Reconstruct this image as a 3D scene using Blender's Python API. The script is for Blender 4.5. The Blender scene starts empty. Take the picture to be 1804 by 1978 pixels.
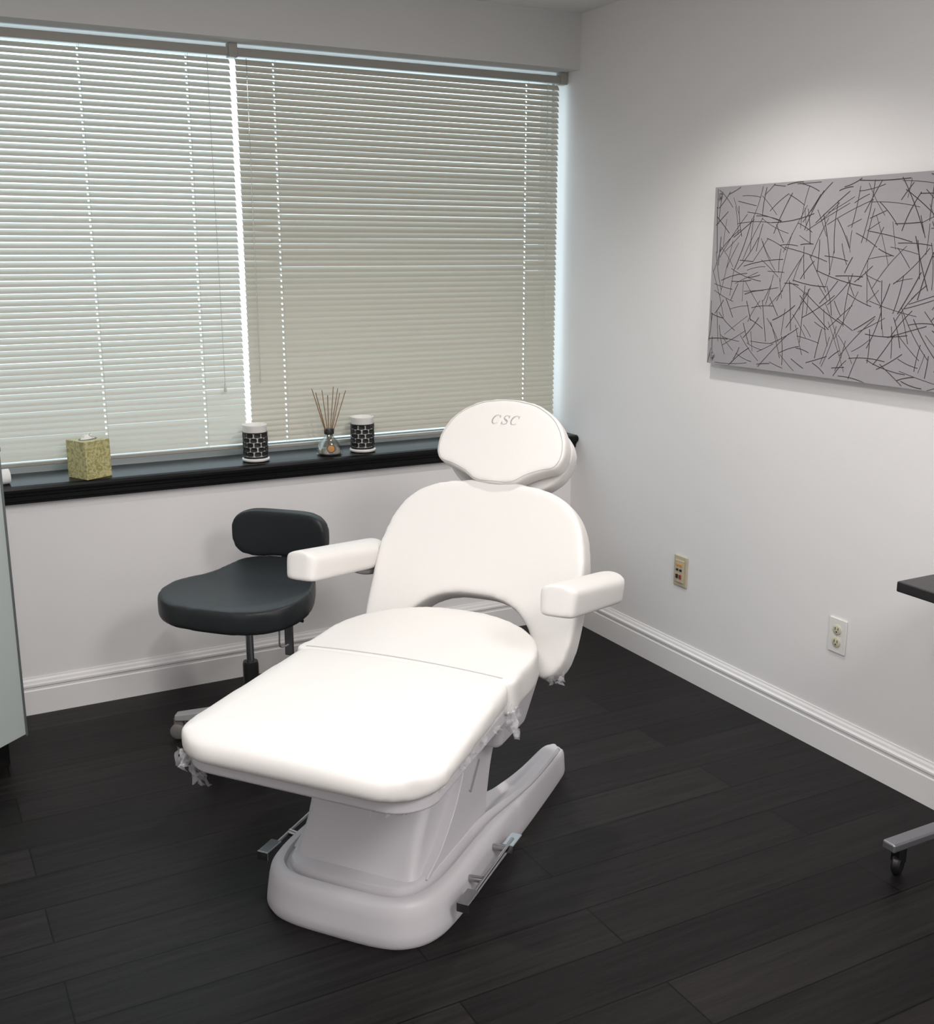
import bpy, bmesh, math, random
from mathutils import Vector, Matrix
from mathutils.bvhtree import BVHTree
from mathutils.geometry import tessellate_polygon
random.seed(7)
S=bpy.context.scene
S.view_settings.view_transform='Standard'
COL=S.collection

# ---------------------------------------------------------------- helpers
def srgb(r,g,b):
    def c(v):
        v/=255.0
        return v/12.92 if v<=0.04045 else ((v+0.055)/1.055)**2.4
    return (c(r),c(g),c(b),1)
def mat(name,col,rough=0.5,metal=0.0,bump=0.0,bscale=200,vary=0.0,vscale=3,spec=0.5,coat=0.0,sub=0.0):
    m=bpy.data.materials.new(name);m.use_nodes=True
    nt=m.node_tree;b=nt.nodes['Principled BSDF']
    b.inputs['Base Color'].default_value=col
    b.inputs['Roughness'].default_value=rough
    b.inputs['Metallic'].default_value=metal
    b.inputs['Specular IOR Level'].default_value=spec
    b.inputs['Coat Weight'].default_value=coat
    tc=nt.nodes.new('ShaderNodeTexCoord')
    if vary>0:
        n=nt.nodes.new('ShaderNodeTexNoise');n.inputs['Scale'].default_value=vscale
        nt.links.new(tc.outputs['Object'],n.inputs['Vector'])
        mx=nt.nodes.new('ShaderNodeMix');mx.data_type='RGBA'
        mx.inputs[6].default_value=tuple(c*(1-vary) for c in col[:3])+(1,)
        mx.inputs[7].default_value=tuple(min(1,c*(1+vary)) for c in col[:3])+(1,)
        nt.links.new(n.outputs['Fac'],mx.inputs[0]);nt.links.new(mx.outputs[2],b.inputs['Base Color'])
    if bump>0:
        n=nt.nodes.new('ShaderNodeTexNoise');n.inputs['Scale'].default_value=bscale
        n.inputs['Detail'].default_value=3
        nt.links.new(tc.outputs['Object'],n.inputs['Vector'])
        bp=nt.nodes.new('ShaderNodeBump');bp.inputs['Strength'].default_value=bump;bp.inputs['Distance'].default_value=0.002
        nt.links.new(n.outputs['Fac'],bp.inputs['Height']);nt.links.new(bp.outputs[0],b.inputs['Normal'])
    return m
def empty(name,loc=(0,0,0),rz=0.0):
    e=bpy.data.objects.new(name,None);e.location=loc;e.rotation_euler=(0,0,rz);e.empty_display_size=.1
    COL.objects.link(e);return e
def mk(name,verts,faces,m,parent=None,smooth=False,loc=None,rot=None):
    me=bpy.data.meshes.new(name);me.from_pydata([tuple(v) for v in verts],[],faces);me.validate()
    bm=bmesh.new();bm.from_mesh(me);bmesh.ops.recalc_face_normals(bm,faces=bm.faces);bm.to_mesh(me);bm.free()
    o=bpy.data.objects.new(name,me);COL.objects.link(o)
    if m: me.materials.append(m)
    if smooth: me.shade_smooth()
    if parent: o.parent=parent
    if loc: o.location=loc
    if rot: o.rotation_euler=rot
    return o
def bevel(o,w,seg=3,angle=35):
    b=o.modifiers.new('bev','BEVEL');b.width=w;b.segments=seg;b.limit_method='ANGLE';b.angle_limit=math.radians(angle)
    b.harden_normals=True
    o.data.shade_smooth();return o
def box(name,a,b,m,parent=None,bev=0,seg=3,loc=None,rot=None):
    x0,y0,z0=a;x1,y1,z1=b
    v=[(x0,y0,z0),(x1,y0,z0),(x1,y1,z0),(x0,y1,z0),(x0,y0,z1),(x1,y0,z1),(x1,y1,z1),(x0,y1,z1)]
    f=[(0,3,2,1),(4,5,6,7),(0,1,5,4),(1,2,6,5),(2,3,7,6),(3,0,4,7)]
    o=mk(name,v,f,m,parent,loc=loc,rot=rot)
    if bev: bevel(o,bev,seg)
    return o
def lathe(name,prof,m,parent=None,seg=32,loc=(0,0,0),rot=None,smooth=True):
    v=[];f=[]
    for r,z in prof:
        for i in range(seg):
            a=2*math.pi*i/seg;v.append((r*math.cos(a),r*math.sin(a),z))
    n=len(prof)
    for j in range(n-1):
        for i in range(seg):
            k=(i+1)%seg;f.append((j*seg+i,j*seg+k,(j+1)*seg+k,(j+1)*seg+i))
    f.append(tuple(range(seg)));f.append(tuple((n-1)*seg+i for i in range(seg)))
    o=mk(name,v,f,m,parent,loc=loc,rot=rot)
    if smooth:
        o.data.shade_smooth()
        e=o.modifiers.new('es','EDGE_SPLIT');e.split_angle=math.radians(40)
    return o
def tube(name,pts,r,m,parent=None,closed=False,res=3,poly=False):
    c=bpy.data.curves.new(name,'CURVE');c.dimensions='3D';c.bevel_depth=r;c.bevel_resolution=res;c.use_fill_caps=True
    if poly:
        s=c.splines.new('POLY');s.points.add(len(pts)-1)
        for i,p in enumerate(pts): s.points[i].co=(*p,1)
    else:
        s=c.splines.new('NURBS');s.points.add(len(pts)-1);s.order_u=min(4,len(pts));s.use_endpoint_u=not closed
        for i,p in enumerate(pts): s.points[i].co=(*p,1)
    s.use_cyclic_u=closed
    o=bpy.data.objects.new(name,c);COL.objects.link(o);c.materials.append(m)
    if parent:o.parent=parent
    return o
def catmull(pts,n=8,closed=True):
    out=[];N=len(pts)
    for i in range(N):
        p0,p1,p2,p3=[Vector(pts[(i+k)%N]) for k in (-1,0,1,2)]
        for j in range(n):
            t=j/n
            out.append(0.5*((2*p1)+(p2-p0)*t+(2*p0-5*p1+4*p2-p3)*t*t+(3*p1-p0-3*p2+p3)*t**3))
    return out
def rrect(x0,x1,hy0,hy1,r0,r1,n=8):
    pts=[]
    def arc(cx,cy,r,a0,a1):
        for i in range(n+1):
            a=math.radians(a0+(a1-a0)*i/n);pts.append(Vector((cx+r*math.cos(a),cy+r*math.sin(a))))
    arc(x0+r0,-hy0+r0,r0,180,270);arc(x1-r1,-hy1+r1,r1,270,360)
    arc(x1-r1,hy1-r1,r1,0,90);arc(x0+r0,hy0-r0,r0,90,180)
    return pts
def prism(name,outline,z0,z1,m,parent=None,bev=0,seg=4):
    n=len(outline)
    v=[(p[0],p[1],z0) for p in outline]+[(p[0],p[1],z1) for p in outline]
    f=[tuple(range(n))[::-1],tuple(range(n,2*n))]+[(i,(i+1)%n,n+(i+1)%n,n+i) for i in range(n)]
    o=mk(name,v,f,m,parent)
    if bev: bevel(o,bev,seg,50)
    return o
def cushion(name,outline,t,m,parent,deform,vox=0.009,it=14,z0=None):
    n=len(outline);a=-t if z0 is None else z0;b=a+t
    v=[(p[0],p[1],a) for p in outline]+[(p[0],p[1],b) for p in outline]
    f=[tuple(range(n))[::-1],tuple(range(n,2*n))]+[(i,(i+1)%n,n+(i+1)%n,n+i) for i in range(n)]
    o=mk(name,v,f,m)
    r=o.modifiers.new('r','REMESH');r.mode='VOXEL';r.voxel_size=vox
    s=o.modifiers.new('s','SMOOTH');s.factor=0.5;s.iterations=it
    dg=bpy.context.evaluated_depsgraph_get();ev=o.evaluated_get(dg)
    me=bpy.data.meshes.new_from_object(ev);me.name=name
    o.modifiers.clear();o.data=me
    for vv in me.vertices: vv.co=Vector(deform(vv.co.copy()))
    bm=bmesh.new();bm.from_mesh(me);bmesh.ops.recalc_face_normals(bm,faces=bm.faces);bm.to_mesh(me);bm.free()
    if not me.materials: me.materials.append(m)
    me.shade_smooth();o.parent=parent
    return o
def sstep(x):
    x=max(0,min(1,x));return x*x*(3-2*x)

# ---------------------------------------------------------------- materials
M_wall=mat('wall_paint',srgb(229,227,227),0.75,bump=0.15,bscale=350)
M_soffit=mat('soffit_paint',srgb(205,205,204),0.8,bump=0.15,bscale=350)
M_trim=mat('trim_paint',srgb(232,230,230),0.4)
M_ceil=mat('ceiling_tile',srgb(228,228,225),0.9,bump=0.6,bscale=120,vary=.04,vscale=60)
M_sill=mat('sill_black',srgb(13,13,14),0.33,bump=0.1,bscale=40,spec=.18)
M_rail=mat('blind_rail',srgb(155,153,146),0.45)
M_cord=mat('blind_cord',srgb(205,205,195),0.8)
M_vinyl=mat('white_vinyl',srgb(222,219,216),0.5,bump=0.12,bscale=500,spec=0.3)
M_pipe=mat('vinyl_piping',srgb(192,188,185),0.5)
M_plas=mat('white_plastic',srgb(203,200,204),0.38,spec=.4)
M_plas2=mat('grey_plastic',srgb(160,158,160),0.4)
M_chrome=mat('chrome',srgb(170,170,173),0.22,1.0)
M_steel=mat('grey_steel',srgb(150,150,155),0.35,.8)
M_black=mat('black_vinyl',srgb(33,36,38),0.42,bump=0.15,bscale=400,spec=0.35)
M_blkp=mat('black_plastic',srgb(18,18,18),0.4)
M_caster=mat('caster_grey',srgb(120,116,112),0.5)
M_art=mat('art_panel',srgb(155,151,155),0.35,vary=.04,vscale=4)
M_ink=mat('art_twig_ink',srgb(56,48,47),0.6)
M_beige=mat('plate_beige',srgb(186,176,150),0.45)
M_white=mat('plate_white',srgb(225,223,219),0.35)
M_orange=mat('jack_orange',srgb(215,145,40),0.5)
M_red=mat('jack_red',srgb(150,45,42),0.5)
M_cream=mat('receptacle_cream',srgb(200,195,172),0.45)
M_ceramic=mat('white_ceramic',srgb(232,230,226),0.25)
M_cab=mat('cabinet_glass_front',srgb(180,188,186),0.25)
M_cabe=mat('cabinet_edge',srgb(120,124,126),0.35,.5)
M_tabletop=mat('table_black_top',srgb(24,23,25),0.3,bump=.2,bscale=300)
M_reed=mat('reed',srgb(140,108,72),0.7)
M_gold=mat('gold_label',srgb(150,105,45),0.45,.4)
M_oil=mat('diffuser_oil',srgb(165,145,115),0.1)
M_tissue=mat('tissue_paper',srgb(240,240,238),0.9)

def m_glass(name,fac,col,rough=.05):
    m=bpy.data.materials.new(name);m.use_nodes=True;nt=m.node_tree;nt.nodes.clear()
    o=nt.nodes.new('ShaderNodeOutputMaterial');mx=nt.nodes.new('ShaderNodeMixShader')
    t=nt.nodes.new('ShaderNodeBsdfTransparent');g=nt.nodes.new('ShaderNodeBsdfGlossy')
    t.inputs[0].default_value=col;g.inputs['Roughness'].default_value=rough
    mx.inputs[0].default_value=fac
    nt.links.new(t.outputs[0],mx.inputs[1]);nt.links.new(g.outputs[0],mx.inputs[2]);nt.links.new(mx.outputs[0],o.inputs[0])
    return m
M_glass=m_glass('window_glass',.06,(.95,.98,.98,1))
M_bottle=m_glass('bottle_glass',.22,(.88,.90,.88,1))
def wrapmat():
    m=bpy.data.materials.new('plastic_wrap');m.use_nodes=True;nt=m.node_tree
    b=nt.nodes['Principled BSDF'];b.inputs['Base Color'].default_value=srgb(215,215,218);b.inputs['Roughness'].default_value=.1
    b.inputs['Alpha'].default_value=.28
    return m
M_wrap=wrapmat()

def floor_mat():
    m=bpy.data.materials.new('dark_wood_floor');m.use_nodes=True;nt=m.node_tree;L=nt.links
    b=nt.nodes['Principled BSDF'];tc=nt.nodes.new('ShaderNodeTexCoord')
    br=nt.nodes.new('ShaderNodeTexBrick');br.offset=0.37;br.offset_frequency=2
    br.inputs['Scale'].default_value=1;br.inputs['Brick Width'].default_value=1.2;br.inputs['Row Height'].default_value=.16
    br.inputs['Mortar Size'].default_value=.0024;br.inputs['Mortar Smooth'].default_value=.3
    br.inputs['Color1'].default_value=srgb(34,31,31);br.inputs['Color2'].default_value=srgb(16,15,15)
    br.inputs['Mortar'].default_value=srgb(2,2,2);br.inputs['Bias'].default_value=-.1
    L.new(tc.outputs['Object'],br.inputs['Vector'])
    mp=nt.nodes.new('ShaderNodeMapping');mp.inputs['Scale'].default_value=(2.2,45,1)
    L.new(tc.outputs['Object'],mp.inputs['Vector'])
    n=nt.nodes.new('ShaderNodeTexNoise');n.inputs['Scale'].default_value=1.0;n.inputs['Detail'].default_value=6;n.inputs['Roughness'].default_value=.65
    L.new(mp.outputs[0],n.inputs['Vector'])
    mx=nt.nodes.new('ShaderNodeMix');mx.data_type='RGBA';mx.blend_type='MULTIPLY';mx.inputs[0].default_value=.85
    cr=nt.nodes.new('ShaderNodeMapRange');cr.inputs[1].default_value=.3;cr.inputs[2].default_value=.7;cr.inputs[3].default_value=.4;cr.inputs[4].default_value=1.4
    L.new(n.outputs['Fac'],cr.inputs[0])
    L.new(br.outputs['Color'],mx.inputs[6]);L.new(cr.outputs[0],mx.inputs[7]);L.new(mx.outputs[2],b.inputs['Base Color'])
    b.inputs['Roughness'].default_value=.45;b.inputs['Specular IOR Level'].default_value=.16
    bp=nt.nodes.new('ShaderNodeBump');bp.inputs['Strength'].default_value=.35;bp.inputs['Distance'].default_value=.002
    L.new(n.outputs['Fac'],bp.inputs['Height']);L.new(bp.outputs[0],b.inputs['Normal'])
    return m
M_floor=floor_mat()

# ---------------------------------------------------------------- room shell
XL,YF,H=-3.7,-5.2,2.53
ZS=.835; ZW=2.32
box('floor',(XL-.1,YF-.1,-.1),(.1,.3,0),M_floor)
ceil=box('ceiling',(XL-.1,YF-.1,H),(.1,.3,H+.1),M_ceil)
wr=box('wall_right',(0,YF-.1,0),(.1,.3,H),M_wall)
box('wall_left',(XL-.1,YF-.1,0),(XL,.3,H),M_wall)
box('wall_front',(XL,YF-.1,0),(0,YF,H),M_wall)
wb=empty('wall_back')
box('wall_below_window',(XL,0,0),(0,.24,.79),M_wall,wb)
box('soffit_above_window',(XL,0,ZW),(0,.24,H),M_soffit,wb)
box('wall_left_of_window',(XL,0,.79),(-3.1,.24,ZW),M_wall,wb)
for i,x in enumerate([-.55,-1.16,-1.77,-2.38,-2.99]):
    box('ceiling_grid_x%d'%i,(x-.012,YF,H-.004),(x+.012,0,H+.001),M_trim,ceil)
for i,y in enumerate([-.3,-.91,-1.52,-2.13,-2.74,-3.35,-3.96,-4.57]):
    box('ceiling_grid_y%d'%i,(XL,y-.012,H-.004),(0,y+.012,H+.001),M_trim,ceil)

PB=[(0,0),(.016,0),(.016,.088),(.013,.092),(.013,.100),(.017,.104),(.017,.111),(.011,.116),(.009,.124),(.005,.130),(.004,.135),(0,.135)]
def baseboard(name,p0,p1,nrm):
    n=len(PB);v=[]
    for p in (p0,p1):
        for d,z in PB: v.append((p[0]+nrm[0]*d,p[1]+nrm[1]*d,z))
    f=[(i,(i+1)%n,n+(i+1)%n,n+i) for i in range(n)]+[tuple(range(n)),tuple(range(n,2*n))]
    mk(name,v,f,M_trim)
baseboard('baseboard_back',(XL,0),(0,0),(0,-1))
baseboard('baseboard_right',(0,0),(0,YF),(-1,0))
baseboard('baseboard_left',(XL,0),(XL,YF),(1,0))
baseboard('baseboard_front',(XL,YF),(0,YF),(0,1))

SP=[(.24,.79),(.24,ZS),(-.040,ZS),(-.050,ZS-.004),(-.054,ZS-.012),(-.054,ZS-.020),(-.048,ZS-.028),(-.040,ZS-.030),(-.040,ZS-.036),(-.034,ZS-.040),(-.034,ZS-.052),(-.026,ZS-.058),(-.026,ZS-.066),(-.004,ZS-.070),(-.0005,ZS-.070),(-.0005,.79)]
v=[];n=len(SP)
for x in (-3.2,-.001):
    for y,z in SP: v.append((x,y,z))
sill=mk('trim_1',v,[(i,(i+1)%n,n+(i+1)%n,n+i) for i in range(n)]+[tuple(range(n)),tuple(range(n,2*n))],M_sill)

win=empty('window_1',(0,0,0))
M_alu=mat('window_frame_aluminium',srgb(205,210,212),.4,.3)
box('frame_bottom',(-3.1,.19,ZS),(-.0,.235,ZS+.035),M_alu,win)
box('frame_top',(-3.1,.19,ZW-.03),(0,.235,ZW),M_alu,win)
box('frame_left',(-3.1,.19,ZS),(-3.07,.235,ZW),M_alu,win)
box('frame_right',(-.012,.19,ZS),(0,.235,ZW),M_alu,win)
box('glass',(-3.07,.212,ZS+.035),(-.012,.216,ZW-.03),M_glass,win)

# ---------------------------------------------------------------- blinds
def blind(name,x0,x1,y,ztop,zbot,tilt,holes,m):
    e=empty(name,(0,0,0))
    W=.0255;pitch=.0212;K=6
    verts=[];faces=[]
    xs=[x0]
    for h in sorted(holes): xs+= [h-.003,h+.003]
    xs.append(x1)
    xs2=[];hole=[]
    for i in range(len(xs)-1):
        xs2.append(xs[i]);hole.append(i%2==1)
    xs2.append(xs[-1])
    z=ztop-.045;cnt=0
    while z>zbot+.022:
        base=len(verts)
        tl=tilt+random.uniform(-1.5,1.5);a=math.radians(tl)
        sag=[random.uniform(-.0006,.0006) for _ in xs2]
        for xi,x in enumerate(xs2):
            for k in range(K+1):
                s=(k/K-.5)*W
                c=.0024*(1-(2*s/W)**2)
                yy=y+s*math.cos(a)-c*math.sin(a)
                zz=z+s*math.sin(a)+c*math.cos(a)+sag[xi]
                verts.append((x,yy,zz))
        for xi in range(len(xs2)-1):
            for k in range(K):
                if hole[xi] and k in (2,3): continue
                p=base+xi*(K+1)+k
                faces.append((p,p+K+1,p+K+2,p+1))
        z-=pitch;cnt+=1
    o=mk('slats',verts,faces,m,e,True)
    box('head_rail',(x0-.003,y-.014,ztop-.028),(x1+.003,y+.014,ztop),M_rail,e,.002)
    box('bottom_rail',(x0,y-.012,zbot),(x1,y+.010,zbot+.013),M_rail,e,.003)
    for i,h in enumerate(holes):
        for d in (-.0145,.0145):
            tube('ladder_cord_%d'%i,[(h+.004,y+d,ztop-.03),(h+.004,y+d,zbot+.01)],.0006,M_cord,e,res=1,poly=True)
    return e
yb=.105
def slatmat(name,col,tr):
    m=bpy.data.materials.new(name);m.use_nodes=True;nt=m.node_tree
    b=nt.nodes['Principled BSDF'];b.inputs['Base Color'].default_value=col;b.inputs['Roughness'].default_value=.4
    t=nt.nodes.new('ShaderNodeBsdfTranslucent');t.inputs[0].default_value=(.80,.75,.66,1)
    mx=nt.nodes.new('ShaderNodeMixShader');mx.inputs[0].default_value=tr
    o=nt.nodes['Material Output']
    nt.links.new(b.outputs[0],mx.inputs[1]);nt.links.new(t.outputs[0],mx.inputs[2]);nt.links.new(mx.outputs[0],o.inputs[0])
    return m
M_s1=slatmat('blind_slat_left',srgb(198,197,189),.10)
M_s2=slatmat('blind_slat_right',srgb(187,182,170),.05)
b1=blind('window_blind',-3.05,-1.415,yb,2.305,.875,47,[-2.85,-2.35,-1.93,-1.57],M_s1)
b2=blind('window_blind',-1.394,-.035,yb,2.305,.865,56,[-1.255,-.19],M_s2)
for e,xx in ((b1,-1.4045),(b2,-.020)):
    box('rail_bracket',(xx-.016,yb-.02,2.272),(xx+.016,yb+.018,2.32),M_rail,e,.002)
tube('pull_cord',[(-1.50,yb-.022,2.27),(-1.497,yb-.022,1.6),(-1.495,yb-.022,1.13)],.0012,M_cord,b1,res=2)
lathe('cord_tassel',[(.002,.03),(.006,.0),(.005,-.004)],M_cord,b1,12,loc=(-1.495,yb-.022,1.10))
tube('tilt_wand',[(-1.36,yb-.024,2.27),(-1.36,yb-.024,1.12)],.0025,m_glass('wand_plastic',.3,(.85,.85,.8,1)),b2,res=2,poly=True)
tube('pull_cord',[(-.10,yb-.022,2.27),(-.10,yb-.022,1.25)],.0012,M_cord,b2,res=2,poly=True)

# ---------------------------------------------------------------- wall art
art=empty('wall_art_panel',(0,0,0))
ay0,ay1,az0,az1=-.90,-2.12,1.222,1.818
box('panel',(-.034,ay1,az0),(-.028,ay0,az1),M_art,art,.001,2)
vs=[];fs=[]
rnd=random.Random(11)
def strip(p,ang,L,w,bend,x):
    N=7;base=len(vs)
    for i in range(N):
        t=i/(N-1)-.5
        a=ang+bend*t*2
        cy=p[0]+math.cos(ang)*L*t-math.sin(ang)*bend*L*(t*t-.08)
        cz=p[1]+math.sin(ang)*L*t+math.cos(ang)*bend*L*(t*t-.08)
        ny,nz=-math.sin(a),math.cos(a)
        for s in (-1,1):
            vs.append((x,min(max(cy+s*ny*w/2,ay1+.001),ay0-.001),min(max(cz+s*nz*w/2,az0+.001),az1-.001)))
    for i in range(N-1): fs.append((base+2*i,base+2*i+1,base+2*i+3,base+2*i+2))
# jittered grid so the twigs cover the whole sheet evenly, out to its edges
GY,GZ=28,14
for gi in range(GY):
    for gj in range(GZ):
        y=ay1+(gi+rnd.uniform(0,1))*(ay0-ay1)/GY;z=az0+(gj+rnd.uniform(0,1))*(az1-az0)/GZ
        for tr in range(12):
            ang=rnd.uniform(0,math.pi);L=rnd.choice([rnd.uniform(.05,.11),rnd.uniform(.09,.19)])
            dy=abs(math.cos(ang))*L/2;dz=abs(math.sin(ang))*L/2
            if z+dz<az1-.002 and z-dz>az0+.002 and y+dy<ay0-.002 and y-dy>ay1+.002:
                strip((y,z),ang,L,rnd.uniform(.0015,.0027),rnd.uniform(-.18,.18),-.0343-.00002*((gi*7+gj*3)%25));break
mk('twig_line_print',vs,fs,M_ink,art)
for i,(y,z) in enumerate([(ay0-.03,az1-.03),(ay0-.03,az0+.03),(ay1+.03,az1-.03),(ay1+.03,az0+.03)]):
    lathe('standoff_bolt_%d'%i,[(.010,0),(.010,.037),(.008,.042),(.0,.042)],M_chrome,art,20,loc=(0,y,z),rot=(0,-math.pi/2,0))

# ---------------------------------------------------------------- wall plates
pl=empty('data_jack_plate',(-.0,-.775,.415))
box('plate',(-.007,-.038,-.060),(0,.038,.060),M_beige,pl,.003)
box('jack_surround',(-.012,-.024,-.044),(-.006,.024,.044),M_beige,pl,.002)
for i,(y,z,m) in enumerate([(-.010,.026,M_orange),(.010,.026,M_orange),(-.010,.006,M_blkp),(.010,.006,M_blkp),(-.008,-.020,M_red),(.011,-.020,M_blkp)]):
    box('jack_%d'%i,(-.015,y-.006,z-.004 if i<4 else z-.008),(-.010,y+.006,z+.004 if i<4 else z+.008),m,pl,.001)
ou=empty('electrical_outlet',(0,-1.563,.405))
box('plate',(-.006,-.036,-.058),(0,.036,.058),M_white,ou,.003)
for i,z in enumerate((.021,-.021)):
    lathe('receptacle_%d'%i,[(.0165,0),(.0165,.0035),(.015,.0045),(0,.0045)],M_cream,ou,24,loc=(-.005,0,z),rot=(0,-math.pi/2,0))
    for j,y in enumerate((-.006,.006)):
        box('slot_%d_%d'%(i,j),(-.0102,y-.0011,z-.001),(-.009,y+.0011,z+.008),M_blkp,ou)
    lathe('ground_%d'%i,[(.0024,0),(.0024,.0012),(0,.0012)],M_blkp,ou,12,loc=(-.009,0,z-.007),rot=(0,-math.pi/2,0))
lathe('plate_screw',[(.003,0),(.002,.0015),(0,.0015)],M_cream,ou,12,loc=(-.006,0,0),rot=(0,-math.pi/2,0))

# ---------------------------------------------------------------- sill items
def tissue_mat():
    m=bpy.data.materials.new('tissue_box_print');m.use_nodes=True;nt=m.node_tree;L=nt.links
    b=nt.nodes['Principled BSDF'];tc=nt.nodes.new('ShaderNodeTexCoord')
    n=nt.nodes.new('ShaderNodeTexNoise');n.inputs['Scale'].default_value=45;n.inputs['Detail'].default_value=2;n.inputs['Distortion'].default_value=2.5
    L.new(tc.outputs['Object'],n.inputs[0])
    cr=nt.nodes.new('ShaderNodeValToRGB');e=cr.color_ramp.elements
    e[0].position=.40;e[0].color=srgb(152,145,92);e[1].position=.56;e[1].color=srgb(192,185,136)
    L.new(n.outputs['Fac'],cr.inputs[0]);L.new(cr.outputs[0],b.inputs['Base Color']);b.inputs['Roughness'].default_value=.5
    return m
tb=empty('tissue_box',(-2.01,.017,ZS),math.radians(28))
M_tb=tissue_mat()
a=.052;hh=.133
box('carton',(-a,-a,0),(a,a,hh),M_tb,tb,.002)
prism('top_opening',[Vector((.036*math.cos(t*math.pi/12),.022*math.sin(t*math.pi/12))) for t in range(24)],hh,hh+.001,M_blkp,tb)
vs=[];fs=[]
N=18
for j in range(5):
    for i in range(N):
        t=2*math.pi*i/N;r=.024*(1-j*.12)+(.008*j/4)*math.sin(5*t)
        vs.append((r*math.cos(t)*1.2,r*.55*math.sin(t)+.004*j*math.sin(2*t)*.5,hh+.001+j*.003+(.008*math.sin(3*t+1) if j==4 else 0)))
for j in range(4):
    for i in range(N):
        k=(i+1)%N;fs.append((j*N+i,j*N+k,(j+1)*N+k,(j+1)*N+i))
mk('tissue',vs,fs,M_tissue,tb,True)

def candle(loc,rz):
    e=empty('candle_holder',loc,rz)
    lathe('saucer',[(.042,0),(.050,.004),(.052,.010),(.049,.014),(.040,.012)],M_ceramic,e,40)
    lathe('cup',[(.036,.012),(.041,.016),(.043,.05),(.044,.13),(.046,.134),(.046,.139),(.042,.139),(.039,.12),(.0,.12)],M_ceramic,e,40)
    vs=[];fs=[]
    R=.0458;n=10
    for row in range(5):
        for i in range(n):
            a0=2*math.pi*(i+(.5 if row%2 else 0))/n;zc=.031+row*.0175
            b=len(vs);da=2*math.pi/n*.44;dz=.0085
            g=[(-.95,-.55),(-.6,-.95),(.6,-.95),(.95,-.55),(.95,.55),(.6,.95),(-.6,.95),(-.95,.55)]
            for rr in (R-.003,R+.0012):
                for gx,gz in g: vs.append((rr*math.cos(a0+gx*da),rr*math.sin(a0+gx*da),zc+gz*dz))
            fs.append(tuple(b+8+q for q in range(8)));
            for q in range(8): fs.append((b+q,b+(q+1)%8,b+8+(q+1)%8,b+8+q))
    mk('black_lattice',vs,fs,M_blkp,e)
    lathe('lattice_band_bottom',[(.0450,.016),(.0465,.016),(.0465,.020),(.0450,.020)],M_blkp,e,40)
    lathe('lattice_band_top',[(.0455,.108),(.0470,.108),(.0470,.112),(.0455,.112)],M_blkp,e,40)
    return e
candle((-1.405,.032,ZS),.2)
candle((-.970,.030,ZS),.5)
df=empty('reed_diffuser',(-1.11,.03,ZS))
lathe('bottle',[(.044,0),(.051,.003),(.052,.010),(.048,.028),(.038,.050),(.022,.066),(.014,.076),(.014,.094),(.016,.096),(.016,.100),(.011,.100),(.011,.075),(.030,.052),(.044,.028),(.048,.010),(.0,.006)],M_bottle,df,32)
lathe('oil',[(.046,.007),(.0465,.010),(.0445,.020),(0,.020)],M_oil,df,32)
lathe('neck_collar',[(.0175,.080),(.0195,.082),(.0195,.096),(.0175,.101),(.012,.101)],M_blkp,df,24)
lathe('label_rim',[(.0,-.001),(.017,-.001),(.017,.001),(.0,.001)],M_blkp,df,24,loc=(-.012,-.050,.030),rot=(math.radians(72),0,math.radians(-20)))
lathe('label',[(.0,.0),(.013,0),(.013,.002),(.0,.003)],M_gold,df,24,loc=(-.012,-.050,.030),rot=(math.radians(72),0,math.radians(-20)))
for i in range(9):
    a=i*2*math.pi/9+.3;r=.055+.018*((i*7)%3)/2
    tube('reed_%d'%i,[(-.006*math.cos(a),-.006*math.sin(a),.02),(r*math.cos(a),r*.55*math.sin(a),.235+.012*((i*5)%3))],.0017,M_reed,df,res=2,poly=True)
rl=empty('paper_roll',(-2.285,.015,ZS+.026),math.radians(10))
lathe('roll',[(.010,0),(.026,0),(.026,.10),(.010,.10)],M_tissue,rl,32,rot=(0,math.radians(90),0),loc=(-.09,0,0))

# ---------------------------------------------------------------- cabinet at left
cab=empty('cabinet',(-2.335,-.42,0),math.radians(40))
box('body',(-.42,.012,.10),(-.002,.30,1.02),M_plas2,cab,.003)
box('glass_door',(-.42,0,.105),(0,.012,1.015),M_cab,cab,.002)
box('edge_trim',(-.004,-.004,.10),(.003,.014,1.02),M_cabe,cab,.001)
box('top_panel',(-.43,-.006,1.02),(.006,.305,1.035),M_cabe,cab,.002)
box('plinth',(-.40,.06,0),(-.02,.28,.10),M_blkp,cab)
box('door_handle',(-.36,-.028,.60),(-.345,-.004,.80),M_chrome,cab,.003)

# ---------------------------------------------------------------- rolling table at right
tbm=empty('rolling_table',(0,0,0))
box('table_top',(-.372,-2.92,.752),(-.03,-2.075,.780),M_tabletop,tbm,.004)
for i,y in enumerate((-2.175,-2.80)):
    box('base_bar_%d'%i,(-.43,y-.020,.078),(-.03,y+.020,.103),M_steel,tbm,.006)
    box('column_%d'%i,(-.085,y-.02,.10),(-.045,y+.02,.755),M_steel,tbm,.004)
    for j,x in enumerate((-.385,-.06)):
        c=lathe('caster_wheel_%d_%d'%(i,j),[(.0,-.011),(.024,-.011),(.029,-.006),(.029,.006),(.024,.011),(0,.011)],M_blkp,tbm,24,loc=(x,y,.029),rot=(math.pi/2,0,.4))
        box('caster_fork_%d_%d'%(i,j),(x-.014,y-.015,.035),(x+.014,y+.015,.079),M_blkp,tbm,.003)
box('cross_bar',(-.08,-2.80,.30),(-.05,-2.175,.33),M_steel,tbm,.003)

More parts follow.
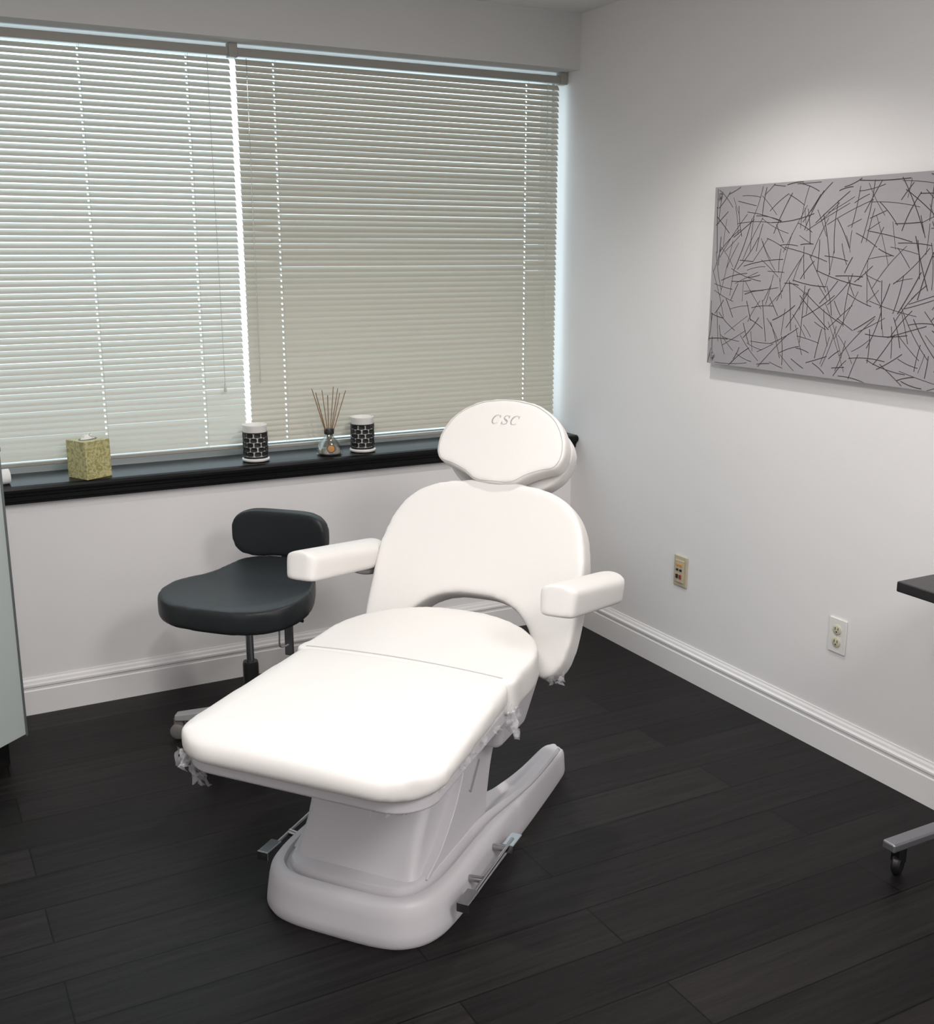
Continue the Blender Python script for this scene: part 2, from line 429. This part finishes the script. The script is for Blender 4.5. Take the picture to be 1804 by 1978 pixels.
# ---------------------------------------------------------------- stool
st=empty('stool',(-1.640,-.575,0),math.radians(44))
def sdef(c):
    x,y,z=c
    r2=(x/.22)**2+(y/.22)**2
    z2=z-.012*max(0,1-r2)+.026*(x/.2 if x>0 else 0)**2-.012*max(0,-x/.2)**2
    return (x*1.05,y*1.06,z2+.555)
so=catmull([(-.245,0),(-.235,-.13),(-.17,-.220),(-.05,-.235),(.09,-.190),(.18,-.135),(.215,-.06),(.215,.05),(.18,.12),(.09,.165),(-.04,.225),(-.16,.215),(-.230,.13)],6)
cushion('seat',so,.078,M_black,st,sdef,.009,14)
def bdef(c):
    w,h,d=c
    return (.235-(d)-.6*w*w,w*1.05,.652+h)
bo=catmull([(-.170,0),(-.158,-.055),(-.11,-.080),(0,-.078),(.11,-.080),(.158,-.055),(.170,0),(.160,.055),(.11,.082),(0,.085),(-.11,.082),(-.160,.055)],6)
cushion('backrest',bo,.055,M_black,st,bdef,.008,12)
tube('back_support',[(.265,0,.67),(.29,0,.64),(.295,0,.57),(.28,0,.46),(.25,0,.41),(.15,0,.44),(.02,0,.46)],.010,M_steel,st)
box('back_bar',(.272,-.016,.20),(.284,.016,.60),M_chrome,st,.003)
box('seat_plate',(-.09,-.07,.452),(.09,.07,.478),M_blkp,st,.004)
lathe('gas_lift_rod',[(.013,.25),(.013,.46)],M_chrome,st,20)
lathe('gas_lift_sleeve',[(.03,.085),(.026,.10),(.026,.27),(.024,.28),(.013,.28)],M_blkp,st,24)
lathe('hub',[(.045,.07),(.05,.08),(.045,.125),(.03,.13)],M_blkp,st,24)
tube('height_lever',[(0,-.02,.455),(0,-.12,.45),(.0,-.2,.44)],.005,M_blkp,st)
tube('lever_cable',[(.06,-.06,.46),(.09,-.07,.38),(.10,-.05,.30),(.16,-.03,.27),(.25,-.01,.25)],.003,M_plas2,st)
for i in range(5):
    a=2*math.pi*i/5+math.radians(105)
    ca,sa=math.cos(a),math.sin(a)
    v=[];
    for r,w,z0,z1 in ((.03,.026,.075,.12),(.15,.022,.070,.105),(.265,.018,.064,.086)):
        for s in (-1,1):
            for z in (z0,z1): v.append((r*ca-s*w*sa,r*sa+s*w*ca,z))
    f=[]
    for k in (0,4):
        f+=[(k,k+1,k+5,k+4),(k+2,k+6,k+7,k+3),(k+1,k+3,k+7,k+5),(k,k+4,k+6,k+2)]
    f+=[(0,2,3,1),(8,9,11,10)]
    bevel(mk('base_leg_%d'%i,v,f,M_plas2,st),.005,3)
    for s in (-1,1):
        lathe('caster_%d_%d'%(i,s),[(.0,-.009),(.022,-.009),(.027,-.005),(.027,.005),(.022,.009),(0,.009)],M_caster,st,20,
              loc=(.255*ca-s*.014*sa,.255*sa+s*.014*ca,.027),rot=(math.pi/2,0,a))
    box('caster_hood_%d'%i,(-.016,-.008,-.02),(.016,.008,.03),M_caster,st,.003,loc=(.255*ca,.255*sa,.042),rot=(0,0,a))

# ---------------------------------------------------------------- treatment chair
E=math.radians(38)
s0,p0=-2.05,.25
ox=s0*math.cos(E)+p0*math.sin(E);oy=s0*math.sin(E)-p0*math.cos(E)
ch=empty('treatment_chair',(ox,oy,0),E)
def base_outline(k):
    q=k*.26
    pts=[(-.440+k,0),(-.436+k,-.12),(-.412+k,-.19+k*.5),(-.35+k*.5,-.237+k),(-.24,-.252+k),(0,-.250+k*.9),(.30,-.245+q),(.56-q,-.238+q),(.595-q,-.229+q),(.61-q,-.200),
         (.600-q,-.172-q),(.565-q,-.160-q),(.40,-.157-q),(.26,-.146-q),(.17-k*.3,-.11-k*.4),(.13-k,-.04),(.125-k,0)]
    full=pts+[(x,-y) for x,y in reversed(pts[1:-1])]
    return catmull(full,5)
def sbase(z,k): return [(p.x,p.y,z(p.x)) for p in base_outline(k)]
def topz(b):
    return lambda x: b*(1-.28*max(0,min(1,(x-.05)/.55)))
rings=[([(p.x,p.y,0) for p in base_outline(.004)]),
       ([(p.x,p.y,.012) for p in base_outline(-.002)]),
       sbase(topz(.035),0),sbase(topz(.075),.005),sbase(topz(.098),.010),sbase(topz(.110),.018),sbase(topz(.115),.028),sbase(topz(.115),.040),
       sbase(topz(.104),.046),sbase(topz(.104),.054),sbase(topz(.124),.060),sbase(topz(.128),.066)]
v=[];f=[];n=len(rings[0])
for r in rings: v+=r
for j in range(len(rings)-1):
    for i in range(n):
        k=(i+1)%n;f.append((j*n+i,j*n+k,(j+1)*n+k,(j+1)*n+i))
for j in (0,len(rings)-1):
    for t in tessellate_polygon([[Vector((p[0],p[1],0)) for p in rings[j]]]):
        f.append(tuple(j*n+q for q in t))
bs=mk('base_shell',v,f,M_plas,ch)
bs.data.shade_smooth()
es=bs.modifiers.new('es','EDGE_SPLIT');es.split_angle=math.radians(38)
def sect(xa,xb,hw,z,r):
    return [(p.x,p.y,z) for p in rrect(xa,xb,hw,hw,r,r,5)]
secs=[sect(-.350,.060,.180,.110,.03),sect(-.335,.056,.168,.135,.03),sect(-.295,.075,.163,.20,.03),sect(-.250,.115,.166,.28,.03),sect(-.205,.165,.175,.36,.03),sect(-.185,.21,.18,.435,.03)]
v=[];f=[];n=len(secs[0])
for r in secs: v+=r
for j in range(len(secs)-1):
    for i in range(n):
        k=(i+1)%n;f.append((j*n+i,j*n+k,(j+1)*n+k,(j+1)*n+i))
f.append(tuple(range(n)));f.append(tuple((len(secs)-1)*n+i for i in range(n)))
pd=mk('pedestal_column',v,f,M_plas,ch,True)
es=pd.modifiers.new('es','EDGE_SPLIT');es.split_angle=math.radians(50)
for s in (-1,1):
    sp=catmull([(-.30,.118),(-.10,.115),(.045,.118),(.07,.18),(.10,.27),(.17,.38),(.21,.45),(.10,.45),(-.03,.44),(-.07,.34),(-.13,.24),(-.22,.16)],5)
    v=[];n=len(sp)
    for y in (.150,.190): v+=[(p.x,s*y,p.y) for p in sp]
    o=mk('side_cover_%s'%('r' if s<0 else 'l'),v,[tuple(range(n)),tuple(range(n,2*n))]+[(i,(i+1)%n,n+(i+1)%n,n+i) for i in range(n)],M_plas,ch)
    bevel(o,.010,3,50)
    box('side_grip_%s'%('r' if s<0 else 'l'),(-.045,-.003,-.010),(.045,.003,.010),M_plas2,ch,.008,loc=(-.02,s*.190,.27),rot=(0,math.radians(-50),0))
def hexa(name,x0,x1,hw0,hw1,z0,z1,m,bev):
    v=[(x0+.04,-hw0,z0),(x1-.04,-hw0,z0),(x1-.04,hw0,z0),(x0+.04,hw0,z0),(x0,-hw1,z1),(x1,-hw1,z1),(x1,hw1,z1),(x0,hw1,z1)]
    o=mk(name,v,[(0,3,2,1),(4,5,6,7),(0,1,5,4),(1,2,6,5),(2,3,7,6),(3,0,4,7)],m,ch);bevel(o,bev,4);return o
hexa('seat_housing',-.02,.25,.245,.280,.33,.485,M_plas,.02)
prism('leg_tray',rrect(-.590,.02,.316,.292,.10,.03),.449,.494,M_plas,ch,.010)
prism('leg_tray_rib',rrect(-.50,.10,.20,.20,.06,.03),.430,.452,M_plas,ch,.008)
def leg_def(c):
    x,y,z=c
    w=sstep((z+.066)/.066)
    zt=.552+.018*max(0,min(1,(x+.58)/.5))
    d=min(.328-abs(y),x+.605)
    q=max(0,1-d/.085)
    zz=zt+z+w*(.010*(1-min(1,(y/.32)**2))-.020*q*q)
    return (x,y,zz)
legO=rrect(-.618,-.066,.334,.309,.13,.014,8)
cushion('leg_cushion',legO,.070,M_vinyl,ch,leg_def,.009,20)
seatO=catmull([(-.078,-.305),(.02,-.310),(.10,-.310),(.18,-.292),(.25,-.245),(.305,-.165),(.335,-.08),(.342,0),(.335,.08),(.305,.165),(.25,.245),(.18,.292),(.10,.310),(.02,.310),(-.078,.305),(-.082,.15),(-.082,0),(-.082,-.15)],5)
def seat_def(c):
    x,y,z=c
    w=sstep((z+.095)/.095)
    return (x,y,.568+.012*max(0,min(1,x/.3))+z+w*.012*(1-min(1,(y/.31)**2)))
cushion('seat_cushion',seatO,.095,M_vinyl,ch,seat_def,.009,16)
tube('cushion_seam',[(-.062,y,.5690+.012*(1-(y/.31)**2)) for y in [-.285+.57*i/16 for i in range(17)]],.0014,M_pipe,ch,res=2)
# back
U=Vector((.47,0,.883));U.normalize();Nn=Vector((-U.z,0,U.x))
half=[(0,.165),(.08,.159),(.148,.128),(.195,.072),(.210,.010),(.232,-.038),(.277,-.042),(.313,0),(.329,.08),(.332,.20),(.322,.31),(.290,.408),(.228,.474),(.13,.508),(0,.518)]
bo=catmull(half+[(-x,y) for x,y in reversed(half[1:-1])],6)
backorg=Vector((.30,-.012,.48))
def place(org,curv):
    def d_(c):
        w,h,d=c
        p=org+U*h+Nn*(d+curv*w*w)
        return (p.x,org.y-w,p.z)
    return d_
bk=cushion('back_cushion',bo,.095,M_vinyl,ch,place(backorg,.25),.009,16)
half2=[(0,.21),(.10,.20),(.17,.16),(.205,.10),(.235,.03),(.275,.01),(.300,.06),(.308,.20),(.30,.31),(.26,.39),(.20,.44),(.11,.465),(0,.47)]
cushion('back_shell',catmull(half2+[(-x,y) for x,y in reversed(half2[1:-1])],6),.03,M_plas,ch,place(backorg-Nn*.088,.25),.009,3)
for s in (-1,1):
    tube('back_hinge_%d'%s,[(.14,s*.20,.43),(.28,s*.235,.42),(.36,s*.265,.50),(.40,s*.265,.56)],.018,M_plas2,ch)
hh_=[(0,0),(.06,.004),(.105,.030),(.15,.048),(.192,.062),(.208,.10),(.200,.155),(.165,.212),(.105,.252),(.05,.266),(0,.270)]
ho=catmull(hh_+[(-x,y) for x,y in reversed(hh_[1:-1])],6)
hd=backorg+U*.505+Nn*.012
headf=place(hd,.10)
hp=cushion('head_pillow',ho,.072,M_vinyl,ch,headf,.007,14)
hb=[(0,.01),(.08,.0),(.14,.02),(.185,.06),(.203,.12),(.19,.17),(.145,.215),(.08,.24),(0,.245)]
cushion('headrest_base_pad',catmull([(x,y) for x,y in hb]+[(-x,y) for x,y in reversed(hb[1:-1])],6),.065,M_vinyl,ch,place(hd-Nn*.082,.10),.008,10)
for s in (-1,1):
    tube('headrest_post_%d'%s,[tuple(backorg+U*.38-Nn*.10+Vector((0,s*.06,0))),tuple(hd+U*.12-Nn*.10+Vector((0,s*.06,0)))],.008,M_chrome,ch,poly=True)
def offs(o,k,cy):
    c=Vector((0,cy));return [c+(Vector(p)-c)*k for p in o]
bvh=BVHTree.FromPolygons([vv.co.copy() for vv in hp.data.vertices],[tuple(p.vertices) for p in hp.data.polygons])
def onp(w,h,lift=.0):
    p=Vector(headf((w,h,.2)));r=bvh.ray_cast(p,-Nn)
    return (r[0]+Nn*lift) if r[0] else None
ring=[onp(p.x,p.y,0) for p in offs(ho,.95,.13)]
ring=[tuple(r) for r in ring if r is not None]
tube('pillow_piping',ring,.0016,M_pipe,ch,closed=True,res=2,poly=True)
# embroidered italic serif lettering, modelled as thick/thin strokes
def lettermesh():
    vs=[];fs=[]
    def stroke(pts,ws,ox):
        b=len(vs)
        for i,p in enumerate(pts):
            a=Vector(pts[max(0,i-1)]);c=Vector(pts[min(len(pts)-1,i+1)]);t=(c-a).normalized();nn=Vector((-t.y,t.x))*ws[i]/2
            for s in (-1,1):
                q=Vector(p)+nn*s
                vs.append((q.x+.30*q.y+ox,q.y))
        for i in range(len(pts)-1): fs.append((b+2*i,b+2*i+1,b+2*i+3,b+2*i+2))
    H_=.028;W_=.0115
    def C(ox):
        pts=[];ws=[]
        for i in range(25):
            a=math.radians(42+276*i/24)
            pts.append((W_*math.cos(a),H_/2+H_/2*math.sin(a)));ws.append(.0010+.0024*max(0,-math.cos(a))**1.2)
        stroke(pts,ws,ox)
        stroke([(W_*.80,H_*1.02),(W_*.80,H_*.70)],[.0013,.0013],ox)
    def Sx(ox):
        ctrl=[(.0075,.0215),(.004,.0272),(-.001,.0280),(-.006,.0262),(-.0078,.0215),(-.005,.0172),(.001,.0138),(.006,.0105),(.0078,.006),(.005,.0016),(-.001,0),(-.006,.0014),(-.009,.0072)]
        pts=[];ws=[]
        P=[Vector(c) for c in ctrl]
        for i in range(len(P)-1):
            p0=P[max(0,i-1)];p1=P[i];p2=P[i+1];p3=P[min(len(P)-1,i+2)]
            for j in range(4):
                t=j/4;q=0.5*((2*p1)+(p2-p0)*t+(2*p0-5*p1+4*p2-p3)*t*t+(3*p1-p0-3*p2+p3)*t**3)
                pts.append((q.x,q.y));u=(i+t)/(len(P)-1);ws.append(.0011+.0024*math.exp(-((u-.5)/.2)**2))
        pts.append(ctrl[-1]);ws.append(.0011)
        stroke(pts,ws,ox)
        stroke([(.0078,.0285),(.0078,.0200)],[.0012,.0012],ox)
        stroke([(-.0092,.0085),(-.0092,-.0004)],[.0012,.0012],ox)
    C(-.033);Sx(-.002);C(.028)
    return vs,fs
lv,lf=lettermesh()
M_thr=mat('embroidery_thread',srgb(160,157,154),.6)
mk('embroidered_letters',[onp(x,y+.186,.0012) for x,y in lv],lf,M_thr,ch)
def arm(s):
    if s<0: f0=Vector((.015,-.395,.768));f1=Vector((.425,-.415,.695))
    else:   f0=Vector((.030,.360,.765));f1=Vector((.480,.368,.694))
    d=(f1-f0);L=d.length;d.normalize()
    sd=Vector((0,1,0));up=d.cross(sd);up.normalize()
    if up.z<0: up=-up
    out=rrect(0,L,.050,.054,.022,.050,6)
    def df_(c):
        x,y,z=c
        w=sstep((z+.047)/.075)
        zz=z-.014*(abs(y)/.05)**2*w
        p=f0+d*x+sd*(y*(1-.06*(1-w)))+up*zz;return tuple(p)
    cushion('armrest_%s'%('l' if s>0 else 'r'),out,.084,M_vinyl,ch,df_,.006,20,z0=-.047)
    tube('armrest_bracket_%s'%('l' if s>0 else 'r'),[tuple(f0+d*(L*.75)-up*.05),tuple(f0+d*(L*.9)-up*.07-sd*s*.03),(.46,s*.33,.66),(.47,s*.24,.68)],.013,M_plas2,ch)
arm(1);arm(-1)
for s in (-1,1):
    y=s*.285
    tag='r' if s<0 else 'l'
    tube('pedal_rod_%s'%tag,[(-.26,y,.075),(.02,y,.085)],.005,M_chrome,ch,poly=True)
    for i,x in enumerate((-.27,.02)):
        box('pedal_plate_%s_%d'%(tag,i),(x-.035,y-.016,.082),(x+.030,y+.016,.086),M_chrome,ch,.002)
        box('pedal_flange_%s_%d'%(tag,i),(x-.037,y-.016,.062),(x-.033,y+.016,.086),M_chrome,ch,.001)
    for x in (-.18,-.02):
        tube('pedal_pivot_%s'%tag,[(x,s*.22,.07),(x,y,.078)],.009,M_chrome,ch,poly=True)
def wrap(name,c,sz,n,seed,L=5,wd0=.012):
    r=random.Random(seed);vs=[];fs=[]
    for k in range(n):
        p=Vector(c)+Vector([r.uniform(-1,1)*sz[i] for i in range(3)]);b=len(vs)
        dr=Vector((r.uniform(-.5,.5),r.uniform(-.5,.5),-1)).normalized();wd=Vector((r.uniform(-1,1),r.uniform(-1,1),r.uniform(-.3,.3))).normalized()
        for i in range(L):
            q=p+dr*(i*.008)+Vector([r.uniform(-.005,.005) for _ in range(3)])
            w=wd0*r.uniform(.4,1.2)
            vs.append(q-wd*w);vs.append(q+wd*w)
        for i in range(L-1): fs.append((b+2*i,b+2*i+1,b+2*i+3,b+2*i+2))
    mk(name,vs,fs,M_wrap,ch,True)
wrap('plastic_wrap_foot',(-.545,.296,.485),(.035,.022,.008),26,1,6,.010)
wrap('plastic_wrap_foot_hang',(-.570,.268,.462),(.010,.012,.008),9,8,8,.006)
wrap('plastic_wrap_seam',(-.05,-.308,.490),(.028,.010,.018),20,3,8,.011)
wrap('plastic_wrap_back',(.29,-.30,.455),(.02,.025,.006),8,4,4,.009)
wrap('plastic_wrap_side',(-.30,-.316,.490),(.20,.003,.002),22,5,2,.009)
wrap('plastic_wrap_corner',(-.56,-.23,.455),(.02,.05,.003),9,9,3,.009)

# ---------------------------------------------------------------- lights
def area(name,loc,sx,sy,power,col=(1,.97,.95)):
    e=empty(name,loc)
    box('fixture_frame',(-sx/2-.02,-sy/2-.02,-.006),(sx/2+.02,sy/2+.02,0),M_trim,e)
    l=bpy.data.lights.new('lamp','AREA');l.shape='RECTANGLE';l.size=sx;l.size_y=sy;l.energy=power;l.color=col
    o=bpy.data.objects.new('lamp',l);COL.objects.link(o);o.parent=e;o.location=(0,0,-.012)
def can(name,loc,power,ang=110,blend=.6,col=(1,.955,.91)):
    e=empty(name,loc)
    lathe('can_trim',[(.055,0),(.075,0),(.075,-.006),(.055,-.006)],M_trim,e,32)
    l=bpy.data.lights.new('lamp','SPOT');l.energy=power;l.spot_size=math.radians(ang);l.spot_blend=blend;l.shadow_soft_size=.06;l.color=col
    o=bpy.data.objects.new('lamp',l);COL.objects.link(o);o.parent=e;o.location=(0,0,-.01)
area('ceiling_light',(-2.3,-2.55,H),.6,1.2,40)
area('ceiling_light',(-1.2,-4.2,H),.6,1.2,60)
can('recessed_light',(-.72,-1.30,H),92,128,.8)

w=bpy.data.worlds.new('overcast_sky');S.world=w;w.use_nodes=True
nt=w.node_tree;bg=nt.nodes['Background']
bg.inputs[0].default_value=(.82,.93,1.0,1);bg.inputs[1].default_value=2.4

# ---------------------------------------------------------------- camera
cd=bpy.data.cameras.new('camera');co=bpy.data.objects.new('camera',cd);COL.objects.link(co)
co.location=(-2.605,-3.918,1.6)
co.rotation_euler=(math.radians(90-13.4),0,math.radians(-28.05))
cd.sensor_fit='VERTICAL';cd.sensor_height=24;cd.lens=2100/1978*24
cd.clip_start=.02
S.camera=co
